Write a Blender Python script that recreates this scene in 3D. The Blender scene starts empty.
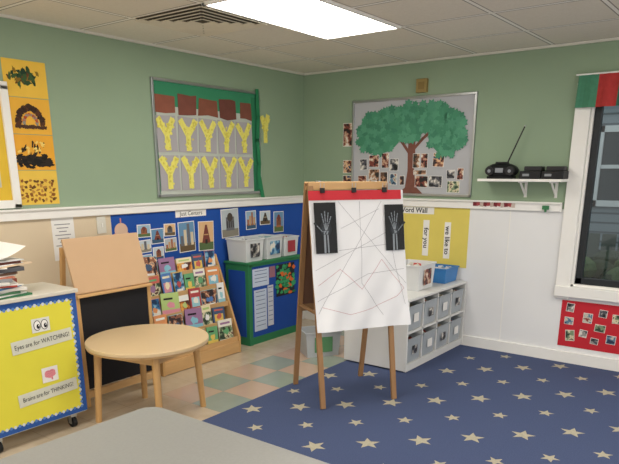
import bpy, math, random
from mathutils import Vector, Matrix, Euler
random.seed(7)
PI=math.pi
SC=bpy.context.scene
try:
    SC.view_settings.view_transform='Standard'
    SC.view_settings.look='None'
except Exception: pass
COL=SC.collection
# ------------------------------------------------------------ materials
def lin(h):
    h=h.lstrip('#'); c=[int(h[i:i+2],16)/255 for i in (0,2,4)]
    return tuple((x/12.92 if x<=.04045 else ((x+.055)/1.055)**2.4) for x in c)+(1,)
_m={}
def mat(hx,rough=.65,kind='noise',metal=0.,scale=6.,amt=.12,spec=.3):
    k=(hx,rough,kind,metal,scale,amt)
    if k in _m: return _m[k]
    m=bpy.data.materials.new('%s_%s'%(kind,hx.strip('#'))); m.use_nodes=True
    nt=m.node_tree; b=nt.nodes['Principled BSDF']
    b.inputs['Roughness'].default_value=rough; b.inputs['Metallic'].default_value=metal
    b.inputs['Specular IOR Level'].default_value=spec
    c=lin(hx)
    tc=nt.nodes.new('ShaderNodeTexCoord'); mp=nt.nodes.new('ShaderNodeMapping')
    nt.links.new(tc.outputs['Object'],mp.inputs[0])
    nz=nt.nodes.new('ShaderNodeTexNoise'); nz.inputs['Scale'].default_value=scale; nz.inputs['Detail'].default_value=3
    if kind=='wood': mp.inputs['Scale'].default_value=(1,7,7)
    if kind=='woodz': mp.inputs['Scale'].default_value=(8,8,1)
    nt.links.new(mp.outputs[0],nz.inputs['Vector'])
    mx=nt.nodes.new('ShaderNodeMix'); mx.data_type='RGBA'
    d=amt*(2.0 if kind.startswith('wood') else 1)
    mx.inputs[6].default_value=tuple(x*(1-d) for x in c[:3])+(1,)
    mx.inputs[7].default_value=tuple(min(1,x*(1+d)) for x in c[:3])+(1,)
    nt.links.new(nz.outputs['Fac'],mx.inputs[0]); nt.links.new(mx.outputs[2],b.inputs['Base Color'])
    _m[k]=m; return m
def wood(hx,z=False,rough=.45): return mat(hx,rough,'woodz' if z else 'wood',scale=4.,amt=.09)
def rampmat(cols,scale,name,rough=.5,detail=2.):
    k=('ramp',tuple(cols),scale)
    if k in _m: return _m[k]
    m=bpy.data.materials.new(name); m.use_nodes=True; nt=m.node_tree; b=nt.nodes['Principled BSDF']
    b.inputs['Roughness'].default_value=rough
    tc=nt.nodes.new('ShaderNodeTexCoord'); nz=nt.nodes.new('ShaderNodeTexNoise')
    nz.inputs['Scale'].default_value=scale; nz.inputs['Detail'].default_value=detail
    oi=nt.nodes.new('ShaderNodeObjectInfo'); va=nt.nodes.new('ShaderNodeVectorMath'); va.operation='ADD'
    ml=nt.nodes.new('ShaderNodeMath'); ml.operation='MULTIPLY'; ml.inputs[1].default_value=30
    nt.links.new(oi.outputs['Random'],ml.inputs[0])
    nt.links.new(tc.outputs['Object'],va.inputs[0]); nt.links.new(ml.outputs[0],va.inputs[1])
    nt.links.new(va.outputs[0],nz.inputs['Vector'])
    r=nt.nodes.new('ShaderNodeValToRGB'); r.color_ramp.interpolation='CONSTANT' if len(cols)>3 else 'LINEAR'
    e=r.color_ramp.elements
    n=len(cols); e[0].position=.0; e[0].color=lin(cols[0]); e[1].position=.62; e[1].color=lin(cols[-1])
    for i in range(1,n-1):
        q=e.new(.34+.28*i/(n-1)); q.color=lin(cols[i])
    nt.links.new(nz.outputs['Fac'],r.inputs[0]); nt.links.new(r.outputs[0],b.inputs['Base Color'])
    _m[k]=m; return m
PHOTOS=[rampmat(c,22,'photo_print') for c in [
 ('#2a2622','#6a4a38','#b98f70','#d8d0c4'),('#23304a','#5a7d96','#c9c2b0','#8a4038'),
 ('#1f1a1a','#7a3830','#c09a80','#e6ddd0'),('#2c4030','#7f9270','#d9cfae','#604030'),
 ('#30242a','#94604a','#e0b890','#40506a'),('#151515','#4a4a52','#9a9690','#ddd8d0')]]
SUNSET=rampmat(('#5a2c20','#c8702c','#e6a850','#f0d080'),14,'landscape_print')
BLUEP=rampmat(('#14345a','#2c6a9a','#8ab4cc','#e8e4d8'),16,'blue_landscape_print')
def emis(hx,s):
    m=bpy.data.materials.new('lamp_diffuser'); m.use_nodes=True; nt=m.node_tree; b=nt.nodes['Principled BSDF']
    b.inputs['Base Color'].default_value=lin(hx); b.inputs['Emission Color'].default_value=lin(hx)
    b.inputs['Emission Strength'].default_value=s; return m
# ------------------------------------------------------------ mesh builder
_txt={}
def text_geo(s,bold):
    k=(s,bold)
    if k in _txt: return _txt[k]
    cu=bpy.data.curves.new('lettering_curve','FONT'); cu.body=s; cu.size=1; cu.align_x='CENTER'; cu.align_y='CENTER'; cu.resolution_u=3
    if bold: cu.offset=.018
    ob=bpy.data.objects.new('lettering_temp',cu); COL.objects.link(ob)
    dg=bpy.context.evaluated_depsgraph_get(); me=bpy.data.meshes.new_from_object(ob.evaluated_get(dg))
    g=([v.co.copy() for v in me.vertices],[tuple(p.vertices) for p in me.polygons])
    bpy.data.objects.remove(ob); bpy.data.curves.remove(cu); bpy.data.meshes.remove(me)
    _txt[k]=g; return g
class MB:
    def __init__(s): s.v=[];s.f=[];s.m=[];s.mats=[]
    def mi(s,m):
        if m not in s.mats: s.mats.append(m)
        return s.mats.index(m)
    def add(s,vs,fs,m):
        o=len(s.v); s.v+= [Vector(v) for v in vs]; i=s.mi(m)
        for f in fs: s.f.append(tuple(o+k for k in f)); s.m.append(i)
        return s
    def box(s,c,sz,m,rot=None):
        x,y,z=[k/2 for k in sz]
        vs=[Vector((a*x,b*y,d*z)) for a in(-1,1) for b in(-1,1) for d in(-1,1)]
        if rot is not None: 
            R=Euler(rot).to_matrix() if not isinstance(rot,Matrix) else rot
            vs=[R@v for v in vs]
        vs=[v+Vector(c) for v in vs]
        return s.add(vs,[(0,1,3,2),(4,6,7,5),(0,4,5,1),(2,3,7,6),(0,2,6,4),(1,5,7,3)],m)
    def beam(s,p,q,w,d,m,up=(0,1,0)):
        p=Vector(p);q=Vector(q);z=(q-p).normalized();x=Vector(up).cross(z).normalized();y=z.cross(x)
        R=Matrix((x,y,z)).transposed(); return s.box((p+q)/2,(w,d,(q-p).length),m,R)
    def cyl(s,p,q,r1,r2,m,n=16,cap=True):
        p=Vector(p);q=Vector(q);z=(q-p).normalized();a=Vector((1,0,0)) if abs(z.x)<.9 else Vector((0,1,0))
        x=a.cross(z).normalized();y=z.cross(x);vs=[]
        for c,r in((p,r1),(q,r2)):
            for i in range(n):
                t=2*PI*i/n; vs.append(c+x*r*math.cos(t)+y*r*math.sin(t))
        fs=[(i,(i+1)%n,n+(i+1)%n,n+i) for i in range(n)]
        if cap: fs+=[tuple(range(n-1,-1,-1)),tuple(range(n,2*n))]
        return s.add(vs,fs,m)
    def sphere(s,c,r,m,n=16,k=10,rot=None):
        vs=[];R=Euler(rot).to_matrix() if rot else Matrix.Identity(3)
        for j in range(k+1):
            ph=PI*j/k
            for i in range(n):
                t=2*PI*i/n; vs.append(Vector(c)+R@Vector((r[0]*math.sin(ph)*math.cos(t),r[1]*math.sin(ph)*math.sin(t),r[2]*math.cos(ph))))
        fs=[(j*n+i,(j+1)*n+i,(j+1)*n+(i+1)%n,j*n+(i+1)%n) for j in range(k) for i in range(n)]
        return s.add(vs,fs,m)
    def slab(s,pts,z0,z1,m):
        n=len(pts); vs=[(x,y,z0) for x,y in pts]+[(x,y,z1) for x,y in pts]
        return s.add(vs,[tuple(range(n-1,-1,-1)),tuple(range(n,2*n))]+[(i,(i+1)%n,n+(i+1)%n,n+i) for i in range(n)],m)
    def rect(s,x,y,w,h,m,z,r=0):
        c,d=math.cos(r),math.sin(r); P=[(-w/2,-h/2),(w/2,-h/2),(w/2,h/2),(-w/2,h/2)]
        return s.add([(x+a*c-b*d,y+a*d+b*c,z) for a,b in P],[(0,1,2,3)],m)
    def ell(s,x,y,rx,ry,m,z,n=20,jit=0,r=0):
        P=[]
        for i in range(n):
            t=2*PI*i/n; k=1+random.uniform(-jit,jit); a,b=rx*k*math.cos(t),ry*k*math.sin(t)
            P.append((x+a*math.cos(r)-b*math.sin(r),y+a*math.sin(r)+b*math.cos(r),z))
        return s.add(P,[tuple(range(n))],m)
    def poly(s,pts,m,z): return s.add([(a,b,z) for a,b in pts],[tuple(range(len(pts)))],m)
    def stroke(s,pts,w,m,z):
        for a,b in zip(pts[:-1],pts[1:]):
            a=Vector(a);b=Vector(b);d=(b-a)
            if d.length<1e-6: continue
            d.normalize();n=Vector((-d.y,d.x))*w/2;e=d*w*.3
            s.add([(*(a-n-e),z),(*(b-n+e),z),(*(b+n+e),z),(*(a+n-e),z)],[(0,1,2,3)],m)
        return s
    def text(s,t,x,y,size,m,z,bold=True,r=0,sx=1):
        vs,fs=text_geo(t,bold);c,d=math.cos(r),math.sin(r)
        return s.add([(x+(v.x*c*sx-v.y*d)*size,y+(v.x*d*sx+v.y*c)*size,z) for v in vs],fs,m)
    def tub(s,w,d,h,m,taper=.88,th=.006,rim=.012):
        def rr(z,k,o=0): return [(-w/2*k+o,-d/2*k+o,z),(w/2*k-o,-d/2*k+o,z),(w/2*k-o,d/2*k-o,z),(-w/2*k+o,d/2*k-o,z)]
        L=[rr(0,taper),rr(h-rim,1-.02),rr(h-rim,1,-rim*.4),rr(h,1,-rim*.4),rr(h,1,th),rr(th,taper,th)]
        vs=[p for l in L for p in l]; fs=[(3,2,1,0)]
        for j in range(5):
            for i in range(4): fs.append((j*4+i,j*4+(i+1)%4,(j+1)*4+(i+1)%4,(j+1)*4+i))
        fs.append((20,21,22,23)); return s.add(vs,fs,m)
    def obj(s,name,loc=(0,0,0),rot=(0,0,0),parent=None,smooth=False,bevel=0,**kw):
        me=bpy.data.meshes.new(name); me.from_pydata([tuple(v) for v in s.v],[],s.f)
        for m in s.mats: me.materials.append(m)
        me.polygons.foreach_set('material_index',s.m)
        if smooth: me.polygons.foreach_set('use_smooth',[True]*len(me.polygons))
        me.update()
        ob=bpy.data.objects.new(name,me); COL.objects.link(ob); ob.location=loc; ob.rotation_euler=rot
        if parent: ob.parent=parent
        if bevel:
            b=ob.modifiers.new('bevel','BEVEL'); b.width=bevel; b.segments=2; b.limit_method='ANGLE'
        tag(ob,**kw); return ob
def tag(ob,label=None,cat=None,group=None,kind=None):
    if label: ob['label']=label
    if cat: ob['category']=cat
    if group: ob['group']=group
    if kind: ob['kind']=kind
def thing(name,loc,rotz=0,**kw):
    e=bpy.data.objects.new(name,None); e.empty_display_size=.1; COL.objects.link(e); e.location=loc
    e.rotation_euler=rotz if isinstance(rotz,tuple) else (0,0,rotz); tag(e,**kw); return e
RB=(PI/2,0,0); RR=(PI/2,0,-PI/2)
def wl(wall,a,z,off): return (a,-off,z) if wall=='B' else (-off,a,z)
def wr_(wall,roll=0):
    base=Euler(RB if wall=='B' else RR).to_matrix()
    return tuple((base@Euler((0,0,roll)).to_matrix()).to_euler())
# ------------------------------------------------------------ colours
WHITE=mat('#f0eee9',.5,amt=.04); OFFW=mat('#d9d6cb',.6,amt=.06); PAPER=mat('#ecebe8',.8,amt=.04)
BLACK=mat('#17181a',.5); DARK=mat('#2b2a2c',.6); RED=mat('#b8242a',.7); YEL=mat('#e4d636',.75); BLUE=mat('#1c4aa0',.75)
WOOD=wood('#cda572'); WOODZ=wood('#c69c66',True); WOODD=wood('#94704c',True); GREY=mat('#8c8f94',.5)
STEEL=mat('#b8babc',.3,metal=.9); GREENF=mat('#2f7a50',.6)
WALLG=mat('#93a78d',.75,scale=2,amt=.05); BEIGE=mat('#d9c8ac',.7,scale=2,amt=.05); LOWW=mat('#e8e8e8',.6,scale=2,amt=.04)
# ------------------------------------------------------------ room shell
X0,Y0,H=-7.0,-6.2,2.44
m=MB(); m.box(((X0)/2,.06,.62),(-X0+.3,.12,1.24),BEIGE); m.box((X0/2,.06,1.84),(-X0+.3,.12,1.2),WALLG); m.obj('wall_back',kind='structure')
WY0,WY1,WZ0,WZ1=-2.70,-4.0,.64,2.06
m=MB()
def rw(y0,y1,z0,z1,mt): m.box((.06,(y0+y1)/2,(z0+z1)/2),(.12,abs(y1-y0),z1-z0),mt)
rw(0,WY0,0,1.24,LOWW); rw(0,WY0,1.24,H,WALLG); rw(WY0,WY1,0,WZ0,LOWW); rw(WY0,WY1,WZ1,H,WALLG)
rw(WY1,Y0,0,1.24,LOWW); rw(WY1,Y0,1.24,H,WALLG); m.obj('wall_right',kind='structure')
def N(nt,t,**k):
    n=nt.nodes.new(t)
    for a,b in k.items(): setattr(n,a,b)
    return n
def math_(nt,op,a,b=None,c=None):
    n=N(nt,'ShaderNodeMath',operation=op)
    for i,x in enumerate((a,b,c)):
        if x is None: continue
        if isinstance(x,(int,float)): n.inputs[i].default_value=x
        else: nt.links.new(x,n.inputs[i])
    return n.outputs[0]
def mixc(nt,f,a,b):
    n=N(nt,'ShaderNodeMix',data_type='RGBA')
    if isinstance(f,(int,float)): n.inputs[0].default_value=f
    else: nt.links.new(f,n.inputs[0])
    for i,x in ((6,a),(7,b)):
        if isinstance(x,tuple): n.inputs[i].default_value=x
        else: nt.links.new(x,n.inputs[i])
    return n.outputs[2]
def edge(nt,co,off,size,th):
    f=math_(nt,'FRACT',math_(nt,'DIVIDE',math_(nt,'SUBTRACT',co,off),size))
    d=math_(nt,'ABSOLUTE',math_(nt,'SUBTRACT',f,.5))
    return math_(nt,'GREATER_THAN',d,.5-th/size)
# floor
fm=bpy.data.materials.new('vinyl_tile_floor'); fm.use_nodes=True; nt=fm.node_tree; b=nt.nodes['Principled BSDF']; b.inputs['Roughness'].default_value=.16
tc=N(nt,'ShaderNodeTexCoord'); sp=N(nt,'ShaderNodeSeparateXYZ'); nt.links.new(tc.outputs['Object'],sp.inputs[0]); X,Y=sp.outputs[0],sp.outputs[1]
nz=N(nt,'ShaderNodeTexNoise'); nz.inputs['Scale'].default_value=9; nz.inputs['Detail'].default_value=5; nt.links.new(tc.outputs['Object'],nz.inputs['Vector'])
base=mixc(nt,nz.outputs['Fac'],lin('#b8a68c'),lin('#d4c6b0'))
TS=.305
ix=math_(nt,'FLOOR',math_(nt,'DIVIDE',math_(nt,'ADD',X,8.0),TS)); iy=math_(nt,'FLOOR',math_(nt,'DIVIDE',math_(nt,'ADD',Y,1.26+TS*20),TS))
par=math_(nt,'MODULO',math_(nt,'ADD',ix,iy),2.0)
chk=mixc(nt,par,lin('#7f9a92'),lin('#c4a590'))
inr=math_(nt,'LESS_THAN',Y,-1.26+2*TS); inr=math_(nt,'MULTIPLY',inr,math_(nt,'GREATER_THAN',X,-2.51))
colr=mixc(nt,math_(nt,'MULTIPLY',inr,.7),base,chk)
ln=math_(nt,'MAXIMUM',edge(nt,X,-8.0,TS,.002),edge(nt,Y,-1.26,TS,.002))
nt.links.new(mixc(nt,math_(nt,'MULTIPLY',ln,.4),colr,lin('#8a7c6c')),b.inputs['Base Color'])
m=MB(); m.box((X0/2,Y0/2,-.05),(-X0+.24,-Y0+.24,.1),fm); m.obj('floor',kind='structure')
# ceiling
cm=bpy.data.materials.new('ceiling_tiles'); cm.use_nodes=True; nt=cm.node_tree; b=nt.nodes['Principled BSDF']; b.inputs['Roughness'].default_value=.9
tc=N(nt,'ShaderNodeTexCoord'); sp=N(nt,'ShaderNodeSeparateXYZ'); nt.links.new(tc.outputs['Object'],sp.inputs[0]); X,Y=sp.outputs[0],sp.outputs[1]
nz=N(nt,'ShaderNodeTexNoise'); nz.inputs['Scale'].default_value=60; nz.inputs['Detail'].default_value=4; nt.links.new(tc.outputs['Object'],nz.inputs['Vector'])
GX=.61
ix=math_(nt,'FLOOR',math_(nt,'DIVIDE',math_(nt,'ADD',X,1.24),GX)); iy=math_(nt,'FLOOR',math_(nt,'DIVIDE',math_(nt,'ADD',Y,1.16),.61))
wn=N(nt,'ShaderNodeTexWhiteNoise',noise_dimensions='2D'); cb=N(nt,'ShaderNodeCombineXYZ'); nt.links.new(ix,cb.inputs[0]); nt.links.new(iy,cb.inputs[1]); nt.links.new(cb.outputs[0],wn.inputs['Vector'])
t1=mixc(nt,nz.outputs['Fac'],lin('#e2d9ca'),lin('#f2ece0')); t1=mixc(nt,math_(nt,'MULTIPLY',wn.outputs['Value'],.35),t1,lin('#dacfbc'))
ln=math_(nt,'MAXIMUM',edge(nt,X,-1.24,GX,.012),edge(nt,Y,-1.16,.61,.012))
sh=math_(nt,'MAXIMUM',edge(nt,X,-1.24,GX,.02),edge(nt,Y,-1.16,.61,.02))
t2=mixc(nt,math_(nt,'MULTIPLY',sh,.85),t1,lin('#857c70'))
nt.links.new(mixc(nt,ln,t2,lin('#f6f2ea')),b.inputs['Base Color'])
m=MB(); m.box((X0/2,Y0/2,H+.05),(-X0+.24,-Y0+.24,.1),cm); m.obj('ceiling',kind='structure')
# trims
m=MB(); m.box((X0/2,-.012,1.255),(-X0,.024,.07),WHITE); m.box((X0/2,-.02,1.285),(-X0,.04,.014),WHITE); m.obj('trim_1',kind='structure',bevel=.003)
m=MB(); L=-WY0-.13; m.box((-.012,-L/2,1.255),(.024,L,.07),WHITE); m.box((-.02,-L/2,1.285),(.04,L,.014),WHITE); m.obj('trim_2',kind='structure',bevel=.003)
m=MB(); m.box((X0/2,-.01,.05),(-X0,.02,.1),WHITE); m.obj('baseboard_back',kind='structure')
m=MB(); m.box((-.01,Y0/2,.05),(.02,-Y0,.1),WHITE); m.obj('baseboard_right',kind='structure')
m=MB(); m.box((X0/2,-.01,2.432),(-X0,.02,.016),OFFW); m.obj('trim_3',kind='structure')
m=MB(); m.box((-.01,Y0/2,2.432),(.02,-Y0,.016),OFFW); m.obj('trim_4',kind='structure')
m=MB(); m.box((-.0015,-2.16,.65),(.003,.008,1.14),WHITE); m.obj('trim_5',kind='structure')
# window
gl=bpy.data.materials.new('window_glass'); gl.use_nodes=True; nt=gl.node_tree; nt.nodes.clear()
o=N(nt,'ShaderNodeOutputMaterial'); mxs=N(nt,'ShaderNodeMixShader'); tr=N(nt,'ShaderNodeBsdfTransparent'); gs=N(nt,'ShaderNodeBsdfGlossy')
tr.inputs[0].default_value=(.62,.70,.72,1); gs.inputs['Roughness'].default_value=.03
mxs.inputs[0].default_value=.05; nt.links.new(tr.outputs[0],mxs.inputs[1]); nt.links.new(gs.outputs[0],mxs.inputs[2]); nt.links.new(mxs.outputs[0],o.inputs[0])
win=thing('window_1',(0,(WY0+WY1)/2,(WZ0+WZ1)/2),kind='structure')
hw=(WY0-WY1)/2; hh=(WZ1-WZ0)/2
m=MB()
m.box((-.015,hw+.055,0),(.03,.11,2*hh+.2),WHITE); m.box((-.015,-hw-.055,0),(.03,.11,2*hh+.2),WHITE); m.box((-.015,0,hh+.055),(.03,2*hw,.11),WHITE); m.box((-.025,0,-hh-.04),(.05,2*hw+.22,.08),WHITE)
m.box((.06,hw-.01,0),(.12,.02,2*hh),WHITE); m.box((.06,-hw+.01,0),(.12,.02,2*hh),WHITE); m.box((.06,0,-hh+.01),(.12,2*hw,.02),WHITE)
m.obj('casing',parent=win,bevel=.003)
m=MB(); DK=mat('#24272a',.4)
for s_ in (1,-1): m.box((.05,s_*(hw-.045),0),(.05,.05,2*hh-.04),DK)
m.box((.05,0,-hh+.045),(.05,2*hw-.04,.05),DK); m.box((.05,0,hh-.03),(.05,2*hw-.04,.06),DK); m.box((.05,-.1,.0),(.04,.03,2*hh-.1),DK)
m.obj('sash',parent=win,bevel=.003)
m=MB(); m.rect(0,0,2*hw-.08,2*hh-.08,gl,0); m.obj('glass_pane',parent=win,loc=(.055,0,0),rot=RR)
# ------------------------------------------------------------ outdoors
m=MB(); m.box((9.2,-4,-.35),(18,30,.1),mat('#5c6660',.9,scale=.8,amt=.3)); m.obj('ground',kind='structure')
sd=bpy.data.materials.new('lap_siding'); sd.use_nodes=True; nt=sd.node_tree; b=nt.nodes['Principled BSDF']; b.inputs['Roughness'].default_value=.8
tc=N(nt,'ShaderNodeTexCoord'); sp=N(nt,'ShaderNodeSeparateXYZ'); nt.links.new(tc.outputs['Object'],sp.inputs[0])
fz=math_(nt,'FRACT',math_(nt,'DIVIDE',sp.outputs[2],.16)); 
nt.links.new(mixc(nt,math_(nt,'LESS_THAN',fz,.2),lin('#6f7d86'),lin('#46525a')),b.inputs['Base Color'])
bld=thing('neighbouring_building',(6.5,1.0,-.3),label='grey lap-sided building with white-trimmed windows outside the glass',cat='building')
m=MB(); m.box((.15,0,3),(.3,16,6),sd); m.obj('siding_wall',parent=bld)
WT=mat('#b8c0c4')
for k in range(8):
  for j in (1.9,4.0):
    m=MB(); yy=-6.5+k*1.9
    for a,bb,c_,d in ((yy-.42,.1,j,1.3),(yy+.42,.1,j,1.3)): m.box((-.03,a,c_),(.06,bb,d),WT)
    m.box((-.03,yy,j+.6),(.06,.94,.1),WT); m.box((-.03,yy,j-.6),(.06,.94,.1),WT); m.box((-.02,yy,j),(.04,.74,.06),WT); m.box((-.01,yy,j),(.02,.74,1.1),mat('#2c383e',.2))
    m.obj('house_window',parent=bld)
m=MB()
for i in range(70):
    c=(random.uniform(-.5,.5),random.uniform(-.7,.7),random.uniform(0.05,.75)); r=random.uniform(.10,.22); m.sphere(c,(r,r,r*.8),mat('#2c3a2e' if i%3 else '#445a40',.9,scale=20,amt=.5),8,6)
m.obj('shrub',loc=(2.4,-2.3,-.25),label='dark green shrub growing outside the window',cat='shrub')
m=MB()
for i in range(22): m.box((0,-2+i*.2,.5),(.02,.17,1.1),mat('#46524f',.8))
m.box((.02,0,.8),(.03,4.4,.08),mat('#3c4846',.8)); m.obj('garden_fence',loc=(3.6,-1.6,-.3),label='weathered grey board fence outside the window',cat='fence')
# ------------------------------------------------------------ ceiling fixtures
LAMP=emis('#fffaf2',12.8)
def fixture(x,y):
    e=thing('ceiling_light',(x,y,H),label='rectangular recessed fluorescent ceiling light panel, switched on',cat='ceiling light',group='fluorescent ceiling lights')
    m=MB()
    for s_ in (1,-1): m.box((0,s_*.2925,-.006),(1.21,.02,.012),WHITE); m.box((s_*.595,0,-.006),(.02,.60,.012),WHITE)
    m.obj('frame',parent=e)
    m=MB(); m.box((0,0,-.004),(1.17,.565,.006),LAMP); m.obj('diffuser',parent=e)
for x in (-1.85,-4.29):  # panels beyond the corner one are out of view, added to light the room
    for y in (-1.465,-3.905): fixture(x,y)
e=thing('ceiling_vent',(-2.155,-.855,H),label='square louvred metal air vent set in the ceiling',cat='air vent')
m=MB(); m.box((0,0,-.002),(.58,.58,.004),mat('#5e5548',.9)); m.obj('back_plate',parent=e)
m=MB(); VM=mat('#e2d8c4',.5)
for k,r in enumerate((.28,.225,.17,.115,.06)):
    for s_ in (1,-1):
        m.box((0,s_*r,-.010),(2*r,.038,.003),VM,(s_*-.22,0,0)); m.box((s_*r,0,-.010),(.038,2*r,.003),VM,(0,s_*.22,0))
m.obj('louvre',parent=e)
# ------------------------------------------------------------ carpet
CARP=mat('#465274',.95,scale=160,amt=.35); STARM=mat('#b0a994',.95,scale=120,amt=.3)
m=MB(); cx0,cx1,cy0,cy1=-4.3,-.03,-4.9,-1.26
m.box(((cx0+cx1)/2,(cy0+cy1)/2,.006),(cx1-cx0,cy1-cy0,.012),CARP)
j=0; y=cy1-.12
while y>cy0+.1:
    x=cx0+.18+(.22 if j%2 else 0); i=0
    while x<cx1-.08:
        if not(x>-1.1 and y>-1.85):
            r=.075 if (i+j//2)%2==0 else .055; a=random.uniform(0,1.2)
            P=[(x+(r if k%2==0 else r*.42)*math.cos(a+k*PI/5),y+(r if k%2==0 else r*.42)*math.sin(a+k*PI/5)) for k in range(10)]
            m.add([(x,y,.0128)]+[(p[0],p[1],.0128) for p in P],[(0,k+1,(k+1)%10+1) for k in range(10)],STARM)
        x+=.44; i+=1
    y-=.225; j+=1
m.obj('carpet',label='navy blue carpet patterned with beige stars',cat='carpet')
CZ=.0135
# ------------------------------------------------------------ back wall art
def photo(wall,a,z,w,h,mt,name='photograph',label='small colour photograph pinned to the wall',group=None,off=.006,roll=0,border=.008,bm=None,cat='photograph'):
    m=MB(); m.box((0,0,0),(w,h,.003),bm or WHITE); m.rect(0,0,w-2*border,h-2*border,mt,.0022)
    return m.obj(name,loc=wl(wall,a,z,off),rot=wr_(wall,roll),label=label,cat=cat,group=group)
e=thing('bulletin_board',wl('B',-3.64,1.68,.0),RB,label='white-framed bulletin board covered in yellow paper',cat='bulletin board')
m=MB()
for s_ in (1,-1): m.box((s_*.585,0,.012),(.05,.76,.024),WHITE); m.box((0,s_*.355,.012),(1.22,.05,.024),WHITE)
m.obj('frame',parent=e,bevel=.003)
m=MB(); m.rect(0,0,1.14,.68,mat('#dcb83c',.8),.006); m.rect(.3,-.1,.4,.3,mat('#c8c4b0'),.007); m.obj('backing_paper',parent=e)
bgs=['#ecc04a','#e8b040','#e8a838','#e6c050']
for k,bg in enumerate(bgs):
    z=2.09-k*.222; q=0
    m=MB(); m.box((0,0,0),(.29,.218,.003),mat(bg,.8,scale=9,amt=.1))
    def dab(x_,y_,r,c,e_=1.5,rot=None):
        global q
        m.ell(max(-.125,min(.125,x_)),max(-.092,min(.092,y_)),r*e_,r,mat(c,.7),.0018+q*.00002,11,.4,random.uniform(0,3) if rot is None else rot); q+=1
    if k==0:
        for _ in range(45): dab(random.gauss(-.01,.045),random.gauss(.01,.024),random.uniform(.007,.014),random.choice(['#2c4a2c','#3c5a30','#1e3a26','#6a3a1c','#8a6a20']),1.9)
    elif k==1:
        for i in range(60): t=PI*i/59; dab(.085*math.cos(t)+random.gauss(0,.004),.095*math.sin(t)-.045+random.gauss(0,.004),random.uniform(.012,.018),random.choice(['#3a2416','#2a1a12','#54301c']),1.2)
        for i in range(26): t=PI*i/25; dab(.045*math.cos(t),.055*math.sin(t)-.045,.009,random.choice(['#c8642c','#b04a24','#8a8a80']),1.3)
        for i in range(20): dab(-.1+i*.0105,-.065,.01,'#4a3020',1.2)
    elif k==2:
        for _ in range(60): dab(random.uniform(-.11,.11),-.055+random.gauss(0,.018),random.uniform(.008,.016),random.choice(['#1c1814','#2a221a','#15120e']),1.8,random.uniform(-.3,.3))
        for _ in range(16): dab(random.uniform(-.08,.08),random.uniform(-.03,.05),random.uniform(.004,.008),'#2a2018',3.0,random.uniform(.9,1.6))
        for _ in range(10): dab(random.uniform(-.1,.1),random.uniform(.0,.07),.007,'#f0d070',2)
    else:
        for i in range(9):
            for j in range(5): dab(-.11+i*.027+random.gauss(0,.005),-.075+j*.03+random.gauss(0,.005)-.01*(i%2),random.uniform(.007,.011),random.choice(['#a8702c','#8a5420','#b8843c','#6a4420']),1.4)
    m.obj('child_painting',loc=wl('B',-2.895,z,.0015),rot=RB,label=['yellow painting with a dark green splotch','orange painting with a dark brown arch','orange painting with a black base band','yellow painting with tan and brown spots'][k],cat='painting',group='paintings hung in a column')
e=thing('bulletin_board',wl('B',-1.29,1.77,0),RB,label='aluminium-framed bulletin board backed with green paper',cat='bulletin board')
m=MB()
for s_ in (1,-1): m.box((s_*.602,0,.01),(.02,.88,.02),STEEL); m.box((0,s_*.43,.01),(1.22,.02,.02),STEEL)
m.obj('frame',parent=e,bevel=.002)
m=MB(); m.rect(0,0,1.19,.85,mat('#bcc2b8',.8),.0045); m.rect(0,.335,1.19,.18,mat('#3a8a64',.8),.005); m.rect(-.585,0,.02,.85,mat('#2f7c56',.8),.0053); m.rect(.55,-.02,.07,.82,mat('#2f7c56',.8),.0053,.02); m.obj('backing_paper',parent=e)
for k in range(5):
    m=MB(); w=[.20,.19,.21,.20,.14][k]; hh_=[.13,.15,.13,.15,.13][k]
    r_=lambda:random.uniform(-.012,.012)
    P=[(-w/2+r_(),-hh_/2+r_()),(0,-hh_/2+r_()),(w/2+r_(),-hh_/2+r_()),(w/2+r_(),hh_/2+r_()),(w*.2,hh_/2+r_()),(-w/2+r_(),hh_/2+r_())]
    m.slab(P,-.001,.001,mat(['#8f5644','#7c4a3e','#84503e','#6e4238','#7c4c3e'][k],.8,scale=12,amt=.25)); m.obj('paper_card',loc=wl('B',-1.77+k*.228,2.035,.0075+.001*(k%2)),rot=wr_('B',random.uniform(-.06,.06)),label='reddish-brown torn paper piece pinned along the board',cat='paper card',group='brown cards on the board')
YL=mat('#e8e070',.8,scale=40,amt=.2); YL2=mat('#d6ca58',.8,scale=40,amt=.2); CARD=mat('#aaa6aa',.8,amt=.05)
def ycard(x,z,w=.20,h=.27,roll=0,cm_=CARD,off=.009):
    e=thing('letter_card',wl('B',x,z,off),wr_('B',roll),label='grey paper card with a yellow letter Y collage' if cm_==CARD else 'loose yellow letter Y collage on the green wall',cat='letter card',group='letter cards on the board')
    m=MB(); m.box((0,0,0),(w,h,.003),cm_); m.obj('paper',parent=e)
    m=MB(); t=.052; sx=w*.36; sy=h*.40; j=lambda:random.uniform(-.008,.008)
    m.stroke([(-sx+j(),sy+j()),(0,-.005)],t,YL,.003); m.stroke([(sx+j(),sy+j()),(0,-.005)],t,YL,.0031); m.stroke([(0,0),(j(),-sy)],t,YL,.0032)
    for q in range(70):
        u=random.random(); br=random.choice((0,1,2)); px,py_=[(-sx*u,sy*u),(sx*u,sy*u),(0,-sy*u)][br]
        r=random.uniform(.012,.022); m.rect(px+random.gauss(0,.015),py_+random.gauss(0,.008),r,r,YL if q%3 else YL2,.0034+q*.00003,random.uniform(0,1.5))
    m.obj('yellow_letter',parent=e)
for k in range(5):
    ycard(-1.775+k*.222,1.81,roll=random.uniform(-.05,.05)); ycard(-1.765+k*.222,1.515,roll=random.uniform(-.05,.05))
ycard(-.59,1.90,.11,.26,.06,WALLG,.0015)
m=MB(); GR=mat('#2a8055',.7)
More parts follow.
